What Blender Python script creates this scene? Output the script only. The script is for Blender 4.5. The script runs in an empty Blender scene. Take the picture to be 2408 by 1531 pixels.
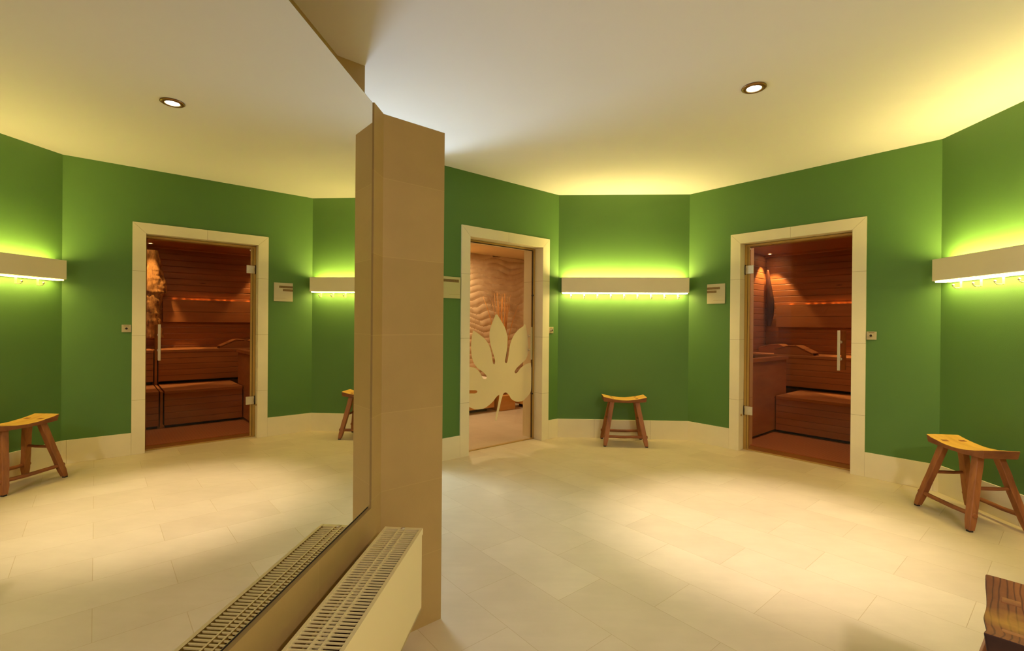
import bpy, bmesh, math, random
from mathutils import Vector, Matrix, noise
random.seed(7)
PI = math.pi
SC = bpy.context.scene
COL = SC.collection

# ---------------------------------------------------------------- plan data (metres)
H = 2.669
CAM_H = 1.24
A = Vector((0.130, 5.262)); B = Vector((1.547, 5.262)); C = Vector((2.980, 3.764))
dD = Vector((0.691, -0.723)).normalized(); nD = Vector((0.723, 0.691)).normalized()
eE = Vector((0.723, 0.691)).normalized(); nE = Vector((-0.691, 0.723)).normalized()
MA, MD = -0.01589, 0.65524


def frame(o, ex, ey):
    return Matrix(((ex[0], ey[0], 0, o[0]), (ex[1], ey[1], 0, o[1]), (0, 0, 1, 0), (0, 0, 0, 1)))


F_AB = frame(A, (1, 0), (0, 1))
F_D = frame(B, dD, nD)
F_E = frame(A, eE, nE)
F_R = frame(C, (0, -1), (1, 0))
mn = Vector((math.cos(MA), math.sin(MA))); mt = Vector((-math.sin(MA), math.cos(MA)))
F_M = frame(-MD * mn, mt, -mn)
F_W = Matrix.Identity(4)


# ---------------------------------------------------------------- materials
def lin(c):
    return tuple(((v / 255) / 12.92 if v / 255 <= 0.04045 else ((v / 255 + 0.055) / 1.055) ** 2.4) for v in c) + (1,)


class MT:
    def __init__(s, name):
        s.m = bpy.data.materials.new(name); s.m.use_nodes = True
        s.t = s.m.node_tree; s.n = s.t.nodes; s.l = s.t.links
        s.b = s.n['Principled BSDF']; s.out = s.n['Material Output']

    def node(s, ty, **kw):
        nd = s.n.new(ty)
        for k, v in kw.items(): setattr(nd, k, v)
        return nd

    def set(s, **kw):
        for k, v in kw.items(): s.b.inputs[k.replace('_', ' ')].default_value = v
        return s

    def coord(s, scale=(1, 1, 1), rot=(0, 0, 0), loc=(0, 0, 0), kind='Object'):
        tc = s.node('ShaderNodeTexCoord'); mp = s.node('ShaderNodeMapping')
        mp.inputs['Scale'].default_value = scale; mp.inputs['Rotation'].default_value = rot
        mp.inputs['Location'].default_value = loc
        s.l.new(tc.outputs[kind], mp.inputs['Vector']); return mp.outputs['Vector']

    def noise(s, vec, scale=5, detail=3, rough=.5, dist=0):
        nd = s.node('ShaderNodeTexNoise'); nd.inputs['Scale'].default_value = scale
        nd.inputs['Detail'].default_value = detail; nd.inputs['Roughness'].default_value = rough
        nd.inputs['Distortion'].default_value = dist
        s.l.new(vec, nd.inputs['Vector']); return nd.outputs['Fac']

    def ramp(s, fac, stops):
        nd = s.node('ShaderNodeValToRGB'); e = nd.color_ramp.elements
        while len(e) < len(stops): e.new(.5)
        for i, (p, c) in enumerate(stops): e[i].position = p; e[i].color = c
        s.l.new(fac, nd.inputs['Fac']); return nd.outputs['Color']

    def mix(s, fac, a, b, mode='MIX'):
        nd = s.node('ShaderNodeMix', data_type='RGBA', blend_type=mode)
        for i, v in ((0, fac), (6, a), (7, b)):
            if hasattr(v, 'links') or hasattr(v, 'is_output'): s.l.new(v, nd.inputs[i])
            else: nd.inputs[i].default_value = v
        return nd.outputs[2]

    def bump(s, h, strength=.2, dist=.01):
        nd = s.node('ShaderNodeBump'); nd.inputs['Strength'].default_value = strength
        nd.inputs['Distance'].default_value = dist
        s.l.new(h, nd.inputs['Height']); s.l.new(nd.outputs['Normal'], s.b.inputs['Normal']); return nd

    def col(s, c):
        if hasattr(c, 'is_output'): s.l.new(c, s.b.inputs['Base Color'])
        else: s.b.inputs['Base Color'].default_value = c
        return s


def plain(name, rgb, rough=.6, var=.06, sc=4, metal=0, bump=.0, bs=60):
    m = MT(name); c = lin(rgb); v = m.coord()
    f = m.noise(v, sc, 4)
    d = tuple(x * (1 - var) for x in c[:3]) + (1,); l = tuple(min(1, x * (1 + var)) for x in c[:3]) + (1,)
    m.col(m.ramp(f, [(.3, d), (.7, l)])); m.set(Roughness=rough, Metallic=metal)
    if bump: m.bump(m.noise(v, bs, 3), bump, .004)
    return m.m


GREEN = plain('green_wall_paint', (80, 119, 52), .6, .03, 1.5, bump=.25, bs=220)
CEIL = plain('ceiling_paint', (238, 230, 222), .9, .015, 1)
STONE = plain('cream_limestone', (232, 219, 182), .5, .05, 3, bump=.05, bs=40)
MORTAR = plain('stone_joint_mortar', (150, 125, 75), .9, .05)
RACK = plain('rack_cream_lacquer', (228, 214, 178), .45, .02, 2)
RAD = plain('radiator_enamel', (234, 214, 154), .35, .02, 2)
RAD_IN = plain('radiator_fins_shaded', (104, 70, 38), .5, .05, 5)  # same enamel darkened, paints the shade down inside the grille
STEEL = plain('brushed_steel', (214, 200, 170), .32, .04, 30, metal=.65)
BRASSY = plain('downlight_ring_metal', (150, 110, 60), .35, .05, 20, metal=.8)
PLAQ = plain('plaque_anodised', (196, 180, 140), .38, .03, 3, metal=.35)
TEXT = plain('plaque_lettering', (120, 92, 48), .6, .25, 90)
BLACK = plain('dark_rubber', (35, 24, 14), .7, .1, 10)
GAPM = plain('gap_shade_backing', (30, 14, 6), .9, .1, 10)  # near-black, stands for the shade inside gaps
PAL = plain('corridor_plaster', (225, 215, 195), .8, .03, 2)
GLASSEDGE = plain('polished_glass_edge', (150, 140, 80), .15, .05, 10)
SEAL = plain('door_seal_profile', (176, 140, 70), .5, .05, 10)
STOVE = plain('stove_stones', (60, 55, 55), .9, .5, 25, bump=.8, bs=30)
FROST = plain('frosted_leaf_film', (228, 208, 162), .7, .03, 3)
TWIG = plain('dry_twig', (205, 135, 55), .7, .25, 14)
VASE = plain('ceramic_vase', (160, 120, 80), .4, .08, 6)
LIT_TOP = plain('lit_bench_top', (238, 222, 190), .5, .03, 4)  # bench tops painted pale for the lamp light falling on them


def mat_tile_floor():
    m = MT('limestone_floor_tiles')
    ang = math.atan2(-.728, .686)
    u = Vector((math.cos(ang), math.sin(ang))); v = Vector((-u.y, u.x))
    tc = m.node('ShaderNodeTexCoord')
    def dot(vec, off):
        d = m.node('ShaderNodeVectorMath', operation='DOT_PRODUCT'); m.l.new(tc.outputs['Object'], d.inputs[0])
        d.inputs[1].default_value = (vec.x, vec.y, 0)
        a = m.node('ShaderNodeMath', operation='ADD'); m.l.new(d.outputs['Value'], a.inputs[0]); a.inputs[1].default_value = off
        return a.outputs[0]
    BW, RH = .605, .2925
    P = Vector((-.142, 2.361)); Q = Vector((-.337, 2.578))
    # row line passes P; the joint below P sits at u(P) ; the joint above Q sits at u(Q)
    offv = -P.dot(v) + RH * 40          # row index of row above P = 40 (even, shifted by half), below = 39
    offu = -P.dot(u) + BW * 40          # odd row 39 has joints at u=P
    cx = m.node('ShaderNodeCombineXYZ'); m.l.new(dot(u, offu), cx.inputs[0]); m.l.new(dot(v, offv), cx.inputs[1])
    bk = m.node('ShaderNodeTexBrick'); bk.offset = .5; bk.offset_frequency = 2; bk.squash = 1
    bk.inputs['Scale'].default_value = 1; bk.inputs['Mortar Size'].default_value = .0013
    bk.inputs['Mortar Smooth'].default_value = .2; bk.inputs['Bias'].default_value = 0
    bk.inputs['Brick Width'].default_value = BW; bk.inputs['Row Height'].default_value = RH
    bk.inputs['Color1'].default_value = lin((214, 196, 162)); bk.inputs['Color2'].default_value = lin((206, 187, 153))
    bk.inputs['Mortar'].default_value = lin((190, 166, 124))
    m.l.new(cx.outputs[0], bk.inputs['Vector'])
    vv = m.coord((1, 1, 1))
    st = m.coord((1, 5, 1), (0, 0, ang))
    f = m.noise(vv, 3.5, 5, .6); f2 = m.noise(st, 3, 4, .6)
    c = m.mix(.5, bk.outputs['Color'], m.ramp(f, [(.3, (.86, .84, .8, 1)), (.7, (1.06, 1.05, 1.04, 1))]), 'MULTIPLY')
    c = m.mix(.4, c, m.ramp(f2, [(.3, (.92, .9, .86, 1)), (.7, (1.05, 1.04, 1.02, 1))]), 'MULTIPLY')
    m.col(c); m.set(Roughness=.42)
    inv = m.node('ShaderNodeMath', operation='SUBTRACT'); inv.inputs[0].default_value = 1
    m.l.new(bk.outputs['Fac'], inv.inputs[1])
    m.bump(inv.outputs[0], .35, .002)
    return m.m


def mat_tile_wall():
    m = MT('beige_wall_tiles')
    tc = m.node('ShaderNodeTexCoord'); sp = m.node('ShaderNodeSeparateXYZ'); m.l.new(tc.outputs['Object'], sp.inputs[0])
    RH = .3003; BW = 1.21
    def add(o, k):
        a = m.node('ShaderNodeMath', operation='ADD'); m.l.new(o, a.inputs[0]); a.inputs[1].default_value = k; return a.outputs[0]
    # row 0.294..0.594 is odd index 41 -> joints where x = 1.294 + k*BW
    cx = m.node('ShaderNodeCombineXYZ')
    m.l.new(add(sp.outputs[0], -1.294 + BW * 30), cx.inputs[0]); m.l.new(add(sp.outputs[2], -.294 + RH * 41), cx.inputs[1])
    bk = m.node('ShaderNodeTexBrick'); bk.offset = .3; bk.offset_frequency = 2
    bk.inputs['Scale'].default_value = 1; bk.inputs['Mortar Size'].default_value = .0016; bk.inputs['Mortar Smooth'].default_value = .2
    bk.inputs['Brick Width'].default_value = BW; bk.inputs['Row Height'].default_value = RH
    bk.inputs['Color1'].default_value = lin((178, 148, 88)); bk.inputs['Color2'].default_value = lin((172, 142, 82))
    bk.inputs['Mortar'].default_value = lin((184, 154, 92))
    m.l.new(cx.outputs[0], bk.inputs['Vector'])
    f = m.noise(m.coord(), 7, 5, .6)
    m.col(m.mix(.5, bk.outputs['Color'], m.ramp(f, [(.3, (.9, .88, .85, 1)), (.7, (1.05, 1.04, 1.02, 1))]), 'MULTIPLY'))
    m.set(Roughness=.55); m.bump(m.noise(m.coord(), 160, 3), .12, .002)
    return m.m


FLOOR = mat_tile_floor(); WTILE = mat_tile_wall()


def wood(name, dark, light, scale, grain, bands=0, rough=.5, dist=4, line=None, axis=1):
    """scale: mapping scale (small along the grain)"""
    m = MT(name); v = m.coord(scale)
    f = m.noise(v, grain, 6, .6, .3); c = m.ramp(f, [(.28, lin(dark)), (.72, lin(light))])
    hgt = f
    if bands:
        w = m.node('ShaderNodeTexWave', wave_type='BANDS', bands_direction='XYZ'[axis])
        w.inputs['Scale'].default_value = bands; w.inputs['Distortion'].default_value = dist
        w.inputs['Detail'].default_value = 2; w.inputs['Detail Scale'].default_value = .7
        m.l.new(v, w.inputs['Vector'])
        k = m.ramp(w.outputs['Fac'], [(.0, lin(line or dark)), (.22, (1, 1, 1, 1))])
        c = m.mix(.75, c, k, 'MULTIPLY')
        m.bump(w.outputs['Fac'], .4, .002)
    else:
        m.bump(f, .2, .003)
    kn = m.node('ShaderNodeTexVoronoi'); kn.inputs['Scale'].default_value = 9
    m.l.new(m.coord(tuple(min(1, s * 2.2) for s in scale)), kn.inputs['Vector'])
    c = m.mix(1, c, m.ramp(kn.outputs['Distance'], [(.03, (.35, .22, .15, 1)), (.1, (1, 1, 1, 1))]), 'MULTIPLY')
    m.col(c); m.set(Roughness=rough); return m.m


SEATEND = wood('shaded_end_grain', (38, 18, 8), (74, 38, 18), (.4, .4, 1), 16, 0, .8)  # near stool's seat sides: shade painted into the very dark wood colour
SEATSIDE = wood('weathered_shaded_elm_edge', (104, 54, 26), (150, 88, 44), (.3, .3, 1), 14, 0, .6)  # seat sides and underside: weathering plus shade painted into the colour
SEATW = wood('worn_elm_seat', (204, 148, 58), (240, 190, 88), (.16, 1, 1), 14, 0, .5)
LEGW = wood('worn_elm_legs', (118, 64, 28), (176, 108, 52), (1, 1, .12), 16, 0, .55)
LEGX = wood('worn_elm_rails', (112, 58, 26), (168, 98, 46), (.2, .2, 1), 16, 0, .55)
def worn(m, loc):
    t = m.node_tree; b = t.nodes['Principled BSDF']; src = b.inputs['Base Color'].links[0].from_socket
    tc = t.nodes.new('ShaderNodeTexCoord'); mp = t.nodes.new('ShaderNodeMapping'); mp.inputs['Location'].default_value = loc
    mp.inputs['Scale'].default_value = (11, 5, 1)
    g = t.nodes.new('ShaderNodeTexGradient'); g.gradient_type = 'SPHERICAL'
    n_ = t.nodes.new('ShaderNodeTexNoise'); n_.inputs['Scale'].default_value = 22
    mu = t.nodes.new('ShaderNodeMath'); mu.operation = 'MULTIPLY'
    r = t.nodes.new('ShaderNodeValToRGB'); r.color_ramp.elements[0].position = .08; r.color_ramp.elements[1].position = .42
    mx = t.nodes.new('ShaderNodeMix'); mx.data_type = 'RGBA'; mx.inputs[7].default_value = lin((196, 146, 48))
    t.links.new(tc.outputs['Object'], mp.inputs[0]); t.links.new(mp.outputs[0], g.inputs[0]); t.links.new(tc.outputs['Object'], n_.inputs[0])
    t.links.new(g.outputs['Fac'], mu.inputs[0]); t.links.new(n_.outputs['Fac'], mu.inputs[1]); t.links.new(mu.outputs[0], r.inputs[0])
    m2 = t.nodes.new('ShaderNodeMath'); m2.operation = 'MULTIPLY'; m2.inputs[1].default_value = .7
    t.links.new(r.outputs[0], m2.inputs[0]); t.links.new(m2.outputs[0], mx.inputs[0]); t.links.new(src, mx.inputs[6]); t.links.new(mx.outputs[2], b.inputs['Base Color'])
    return m
SEATN = wood('weathered_dark_seat', (106, 56, 25), (160, 98, 42), (.35, 1, .6), 9, 20, .7, 7, (132, 84, 52), 1)
worn(SEATN, (.2, 0, -.47))
SAUNAW = wood('sauna_wall_boards', (146, 96, 58), (184, 126, 78), (.1, .1, 1), 8, 0, .42)
SAUNAB = wood('sauna_bench_boards', (166, 112, 68), (200, 144, 92), (.1, .2, 1), 8, 0, .5)
BENCHW = wood('steam_room_bench_wood', (190, 130, 58), (220, 160, 80), (.15, .15, 1), 8, 0, .5)
DRIFT = wood('weathered_driftwood', (96, 58, 32), (232, 190, 122), (2, 2, .6), 16, 0, .75)


def mat_dots():
    m = MT('sauna_floor_studded'); v = m.coord((1, 1, 1))
    bk = m.node('ShaderNodeTexVoronoi'); bk.inputs['Scale'].default_value = 38; bk.inputs['Randomness'].default_value = 0
    m.l.new(v, bk.inputs['Vector'])
    m.col(m.ramp(bk.outputs['Distance'], [(.25, lin((176, 120, 84))), (.45, lin((206, 150, 110)))]))
    m.set(Roughness=.5); m.bump(bk.outputs['Distance'], .5, .003); return m.m


SFLOOR = mat_dots()


def mat_relief():
    m = MT('carved_stone_relief'); v = m.coord((1, 1, 1)); f = m.noise(v, 5, 5, .6)
    m.col(m.ramp(f, [(.3, lin((190, 150, 104))), (.7, lin((216, 180, 134)))])); m.set(Roughness=.6)
    m.bump(m.noise(v, 50, 4), .15, .003); return m.m


RELIEF = mat_relief()


def mat_mirror():
    m = MT('silvered_mirror_glass'); m.set(Metallic=1, Roughness=0.0); m.col((.83, .81, .72, 1)); return m.m


def mat_glass(name, tint, refl=1.0):
    m = MT(name)
    tr = m.node('ShaderNodeBsdfTransparent'); tr.inputs['Color'].default_value = tint
    gl = m.node('ShaderNodeBsdfGlossy'); gl.inputs['Roughness'].default_value = 0.0
    gl.inputs['Color'].default_value = (refl, refl, refl, 1)
    fr = m.node('ShaderNodeFresnel'); fr.inputs['IOR'].default_value = 1.5
    ge = m.node('ShaderNodeNewGeometry'); sub = m.node('ShaderNodeMath', operation='SUBTRACT'); sub.inputs[0].default_value = 1
    m.l.new(ge.outputs['Backfacing'], sub.inputs[1])
    mu = m.node('ShaderNodeMath', operation='MULTIPLY'); m.l.new(fr.outputs[0], mu.inputs[0]); m.l.new(sub.outputs[0], mu.inputs[1])
    mx = m.node('ShaderNodeMixShader'); m.l.new(mu.outputs[0], mx.inputs[0]); m.l.new(tr.outputs[0], mx.inputs[1])
    m.l.new(gl.outputs[0], mx.inputs[2]); m.l.new(mx.outputs[0], m.out.inputs['Surface']); return m.m


def mat_emit(name, rgb, strength):
    m = MT(name); m.set(Emission_Color=tuple(rgb) + (1,), Emission_Strength=strength); m.col((.8, .8, .8, 1)); return m.m


MIRROR = mat_mirror()
BRONZE = mat_glass('bronze_tinted_glass', (.84, .71, .57, 1), .35)
CLEAR = mat_glass('clear_door_glass', (.95, .92, .85, 1), .7)
LAMP_Y = (1.0, .80, .29)
GLOW_DN = mat_emit('rack_diffuser_glow', (1.0, .78, .28), 40)
GLOW_UP = mat_emit('rack_uplight_panel', LAMP_Y, 98)
GLOW_W = mat_emit('downlight_lamp_glow', (1.0, .93, .80), 40)
GLOW_S = mat_emit('sauna_spot_glow', (1.0, .75, .4), 30)
GLOW_L = mat_emit('led_glow', (1.0, .42, .10), 44)
GLOW_WIN = mat_emit('overcast_daylight', (.80, .88, 1.0), 30)


# ---------------------------------------------------------------- mesh helpers
class MB:
    def __init__(s): s.bm = bmesh.new()

    def box(s, x0, x1, y0, y1, z0, z1, mi=0):
        vs = [s.bm.verts.new((x, y, z)) for z in (z0, z1) for y in (y0, y1) for x in (x0, x1)]
        for q in ((0, 2, 3, 1), (4, 5, 7, 6), (0, 1, 5, 4), (2, 6, 7, 3), (0, 4, 6, 2), (1, 3, 7, 5)):
            f = s.bm.faces.new([vs[i] for i in q]); f.material_index = mi
        return vs

    def hexa(s, bot, top, mi=0):
        b = [s.bm.verts.new(p) for p in bot]; t = [s.bm.verts.new(p) for p in top]; n = len(b)
        f = s.bm.faces.new(b[::-1]); f.material_index = mi
        f = s.bm.faces.new(t); f.material_index = mi
        for i in range(n):
            f = s.bm.faces.new((b[i], b[(i + 1) % n], t[(i + 1) % n], t[i])); f.material_index = mi

    def prism(s, poly, axis, a, b, mi=0):
        def P(p, k):
            return {'x': (k, p[0], p[1]), 'y': (p[0], k, p[1]), 'z': (p[0], p[1], k)}[axis]
        s.hexa([P(p, a) for p in poly], [P(p, b) for p in poly], mi)

    def rot(s, vs, cen, axis, ang):
        R = Matrix.Rotation(ang, 3, axis); c = Vector(cen)
        for v in vs: v.co = R @ (v.co - c) + c

    def lathe(s, prof, cen=(0, 0, 0), seg=32, mi=0, axis='z', loop=False):
        rings = []
        for r, z in prof:
            ring = []
            for i in range(seg):
                a = 2 * PI * i / seg; x, y = r * math.cos(a), r * math.sin(a)
                p = {'z': (x, y, z), 'y': (x, z, y), 'x': (z, x, y)}[axis]
                ring.append(s.bm.verts.new(Vector(cen) + Vector(p)))
            rings.append(ring)
        for a, b in zip(rings, rings[1:] + (rings[:1] if loop else [])):
            for i in range(seg):
                f = s.bm.faces.new((a[i], a[(i + 1) % seg], b[(i + 1) % seg], b[i])); f.material_index = mi
        if loop: return
        for r_, rev in ((rings[0], True), (rings[-1], False)):
            if prof[0 if rev else -1][0] > 1e-5:
                f = s.bm.faces.new(r_[::-1] if rev else r_); f.material_index = mi

    def tube(s, pts, rad, seg=10, mi=0):
        pts = [Vector(p) for p in pts]; rings = []
        rads = rad if isinstance(rad, (list, tuple)) else [rad] * len(pts)
        for i, p in enumerate(pts):
            d = (pts[min(i + 1, len(pts) - 1)] - pts[max(i - 1, 0)]).normalized()
            ref = Vector((0, 0, 1)) if abs(d.z) < .9 else Vector((1, 0, 0))
            a = d.cross(ref).normalized(); b = d.cross(a)
            rings.append([s.bm.verts.new(p + rads[i] * (a * math.cos(2 * PI * k / seg) + b * math.sin(2 * PI * k / seg))) for k in range(seg)])
        for a, b in zip(rings, rings[1:]):
            for i in range(seg):
                f = s.bm.faces.new((a[i], a[(i + 1) % seg], b[(i + 1) % seg], b[i])); f.material_index = mi; f.smooth = True
        s.bm.faces.new(rings[0][::-1]).material_index = mi; s.bm.faces.new(rings[-1]).material_index = mi

    def build(s, name, mats, parent=None, M=None, bevel=0, smooth=False, seg=2):
        bmesh.ops.recalc_face_normals(s.bm, faces=s.bm.faces)
        me = bpy.data.meshes.new(name); s.bm.to_mesh(me); s.bm.free()
        for m in (mats if isinstance(mats, (list, tuple)) else [mats]): me.materials.append(m)
        if smooth:
            for p in me.polygons: p.use_smooth = True
        o = bpy.data.objects.new(name, me); COL.objects.link(o)
        if parent is not None: o.parent = parent
        if M is not None: o.matrix_world = M
        if bevel:
            b = o.modifiers.new('Bevel', 'BEVEL'); b.width = bevel; b.segments = seg; b.limit_method = 'ANGLE'; b.angle_limit = .6
            b.harden_normals = False
        return o


def tag(o, label, cat, group=None, kind=None):
    o['label'] = label; o['category'] = cat
    if group: o['group'] = group
    if kind: o['kind'] = kind
    return o


def thing(name, label, cat, M=None, group=None, kind=None):
    o = bpy.data.objects.new(name, None); COL.objects.link(o); o.empty_display_size = .1
    if M is not None: o.matrix_world = M
    return tag(o, label, cat, group, kind)


def at(M, x, y, z=0):
    return M @ Matrix.Translation((x, y, z))


def struct(name, mb, mats, label, cat, M=None, **kw):
    return tag(mb.build(name, mats, None, M, **kw), label, cat, None, 'structure')


# ================================================================= SHELL
HO, HI = 2.162, 2.064
D_F = (.461, .559, 1.505, 1.605)      # outer left, inner left, inner right, outer right along wall D
E_F = (-1.281, -1.183, -.245, -.147)
TH = .30

mb = MB(); mb.box(-5, 5, -3, 10, -.10, 0)
struct('floor', mb, FLOOR, 'pale limestone tile floor laid in a diagonal running bond', 'floor')
mb = MB(); mb.box(-5, 5, -3, 10, H, H + .1)
struct('ceiling', mb, CEIL, 'smooth cream plaster ceiling of the anteroom', 'ceiling')

mb = MB(); mb.box(0, B.x - A.x, 0, TH, 0, H)
struct('wall_back', mb, GREEN, 'narrow green wall between the two door walls, behind the centre stool', 'wall', F_AB)
mb = MB()
mb.box(0, D_F[0], 0, TH, 0, H); mb.box(D_F[3], 2.0733, 0, TH, 0, H); mb.box(D_F[0], D_F[3], 0, TH, HO, H)
struct('wall_right', mb, GREEN, 'green wall around the bronze glass sauna door', 'wall', F_D)
mb = MB()
mb.box(-1.74, E_F[0], 0, TH, 0, H); mb.box(E_F[3], 0, 0, TH, 0, H); mb.box(E_F[0], E_F[3], 0, TH, HO, H)
struct('wall_left', mb, GREEN, 'green wall around the leaf patterned steam room door', 'wall', F_E)
mb = MB(); mb.box(0, 5.5, 0, .2, 0, H)
struct('wall_far_right', mb, GREEN, 'green wall at the right edge behind the second coat rack', 'wall', F_R)
mb = MB(); mb.box(-1.5, 3.2, -1.9, -1.75, 0, H)
struct('wall_front', mb, PAL, 'pale plaster wall behind the viewer', 'wall')

# low tiled partition with chamfered end and the full height wall it stands against
mb = MB()
mir = (-.35, 1.664, .588, 2.030)      # mirror extent along, z
gap = .019
# recess in the wall face for the mirror: wall body starts at y=.03, skin pieces in front
poly = [(-1.2, .014), (1.683, .014), (1.683, 0), (1.777, 0), (1.969, -.192), (2.56, .40), (2.45, .51), (-1.2, .51)]
mb.prism(poly, 'z', 0, 2.040)
mb.box(-1.2, 1.683, 0, .014, 0, mir[2] - gap)
mb.box(-1.2, mir[0] - gap, 0, .014, mir[2] - gap, 2.040)
struct('wall_partition', mb, WTILE, 'low beige tiled partition with an angled end, carrying the mirror and radiator', 'wall', F_M)
mb = MB(); mb.box(mir[0] - gap, 1.6828, .0130, .0139, mir[2] - gap, 2.0399)  # thin dark sheet added to paint the shadow gap round the mirror
struct('trim_1', mb, GAPM, 'dark sheet painting the shade in the gap around the mirror', 'trim', F_M)
mb = MB(); mb.prism([(-1.2, .51), (2.47, .51), (2.577, .404), (3.0, .83), (3.0, 1.1), (-1.2, 1.1)], 'z', 0, H)
struct('wall_behind_partition', mb, WTILE, 'full height tiled wall corner rising behind the low partition', 'wall', F_M)

# corridor beyond the partition (only its daylight reaches the picture)
mb = MB()
def wall_seg(mb, p, q, t=.1):
    p, q = Vector(p), Vector(q); d = (q - p).normalized(); n_ = Vector((-d.y, d.x)) * t
    mb.prism([tuple(p), tuple(q), tuple(q + n_), tuple(p + n_)], 'z', 0, H)
e_end = Vector((A.x, A.y)) + eE * (-1.74)
wall_seg(mb, (-2.85, 4.50), (-1.17, 2.57), .1)
wall_seg(mb, (-1.70, 4.95), (-2.85, 4.50), .1)
wall_seg(mb, tuple(e_end), (-1.70, 4.95), -.05)
wall_seg(mb, (-1.9, -1.8), (-1.2, -1.9), .1)
struct('wall_corridor', mb, PAL, 'pale plaster corridor walls beyond the partition', 'wall')

# skirting boards (cream stone, about 20 cm high)
def skirting(name, M, runs, label):
    mb = MB()
    for x0, x1, joints in runs:
        xs = [x0] + joints + [x1]
        for a, b in zip(xs, xs[1:]):
            mb.box(a + .0008, b - .0008, -.012, .0, 0, .2035)
        mb.box(x0, x1, -.0105, -.0005, 0, .202, 1)
    struct(name, mb, [STONE, MORTAR], label, 'skirting', M, bevel=.0008, seg=1)
skirting('baseboard_back', F_AB, [(0, 1.417, [.405, 1.014])], 'cream stone skirting behind the centre stool')
skirting('baseboard_right', F_D, [(0, D_F[0], []), (D_F[3], 2.0733, [2.04])], 'cream stone skirting either side of the sauna door')
skirting('baseboard_left', F_E, [(-1.73, E_F[0], []), (E_F[3], 0, [])], 'cream stone skirting either side of the steam room door')
skirting('baseboard_far_right', F_R, [(0, 5.4, [.02 + .6 * k for k in range(1, 9)])], 'cream stone skirting along the right edge wall')


# ================================================================= DOORS
def door_frame(root, F, joints, mid):
    a0, a1, b1, b0 = F
    mb = MB(); g = .0011; yf, yb = -.012, TH - .001
    zs = [0] + joints + [None]
    for side in (0, 1):
        o, i = (a0, a1) if side == 0 else (b0, b1)
        for k in range(len(zs) - 1):
            z0 = zs[k] + (g if k else 0)
            if zs[k + 1] is not None:
                x0, x1 = min(o, i), max(o, i); mb.box(x0, x1, yf, yb, z0, zs[k + 1] - g)
            else:
                mb.prism([(o, z0), (i, z0), (i, HI - g), (o, HO - g)], 'y', yf, yb)
    m_ = mid
    mb.prism([(a1 + g, HI), (m_ - g, HI), (m_ - g, HO), (a0 + g, HO)], 'y', yf, yb)
    mb.prism([(m_ + g, HI), (b1 - g, HI), (b0 - g, HO), (m_ + g, HO)], 'y', yf, yb)
    # mortar core
    mb.box(a0 + .002, a1 - .0015, yf + .0015, yb - .002, 0, HO - .01, 1); mb.box(b1 + .0015, b0 - .002, yf + .0015, yb - .002, 0, HO - .01, 1)
    mb.box(a0 + .01, b0 - .01, yf + .0015, yb - .002, HI + .0015, HO - .002, 1)
    return mb.build('door_frame', [STONE, MORTAR], root)


def handle(root, x, z0, z1, yg, kz, side=1):
    mb = MB(); w = .0105
    mb.box(x - w, x + w, yg - .052, yg - .037, z0, z1)
    h_ = mb.build('handle', STEEL, root, bevel=.002)
    for z in kz:
        m2 = MB(); m2.lathe([(.0001, -.037), (.007, -.037), (.007, -.004), (.014, -.004), (.014, 0)], (x, yg, z), 16, axis='y')
        o = m2.build('handle_fixing', STEEL, h_, smooth=False)
        m3 = MB(); m3.lathe([(.013, .008), (.013, .018), (.007, .024), (.0001, .025)], (x, yg, z), 16, axis='y')
        m3.build('handle_bolt', STEEL, h_)
    return h_


# --- sauna door
root = thing('door_2', 'bronze tinted glass sauna door in a cream stone surround', 'door', F_D, kind='structure')
door_frame(root, D_F, [.505, 1.106, 1.708], 1.02)
YG = .09
mb = MB(); mb.box(.612, 1.499, YG, YG + .008, .012, 2.034)
mb.build('glass_panel', BRONZE, root)
mb = MB()
for (x0, x1, z0, z1) in ((.561, .597, .0, 2.062), (1.492, 1.504, .0, 2.062), (.597, 1.492, 2.028, 2.062)):
    mb.box(x0, x1, YG + .0125, YG + .05, z0, z1)
mb.box(.5612, .5875, YG - .004, YG + .0125, 0, 2.060); mb.box(.5917, .6118, YG - .002, YG + .0125, .0101, 2.0399)
mb.box(.5875, 1.503, YG - .004, YG + .0125, 2.040, 2.060)
mb.build('door_seal', SEAL, root, bevel=.002)
mb = MB(); mb.box(.588, .5915, YG + .0005, YG + .012, .01, 2.036); mb.build('hinge_gasket', BLACK, root)
mb = MB(); mb.box(.56, 1.504, YG - .01, TH - .002, .0, .010); mb.build('threshold', SEAL, root, bevel=.002)
for zc in (.395, 1.808):
    mb = MB(); mb.box(.566, .652, YG - .014, YG - .0005, zc - .042, zc + .042)
    hb = mb.build('hinge', STEEL, root, bevel=.002)
    mb = MB(); mb.tube([(.570, YG - .010, zc - .047), (.570, YG - .010, zc + .047)], .0055); mb.build('hinge_pin', BLACK, hb)
    mb = MB(); mb.box(.5775, .5795, YG - .0147, YG - .0138, zc - .02, zc + .02); mb.build('hinge_slot', BLACK, hb)
handle(root, 1.398, .862, 1.211, YG, (.960, 1.109))
mb = MB(); mb.box(1.395, 1.429, YG + .03, YG + .048, .864, 1.208)
mb.build('inner_handle', SAUNAB, root, bevel=.003)['label'] = 'wooden inner handle seen through the glass'
mb = MB(); mb.box(.600, .622, YG - .001, YG - .0002, 2.008, 2.022)
mb.build('certification_sticker', RACK, root)
mb = MB(); mb.lathe([(.0001, 0), (.011, 0), (.011, .006), (.0001, .009)], (0, 0, 0), 16, axis='x')
o = mb.build('door_stop', SEAL, root); o.location = (.5605, .035, .35)

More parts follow.
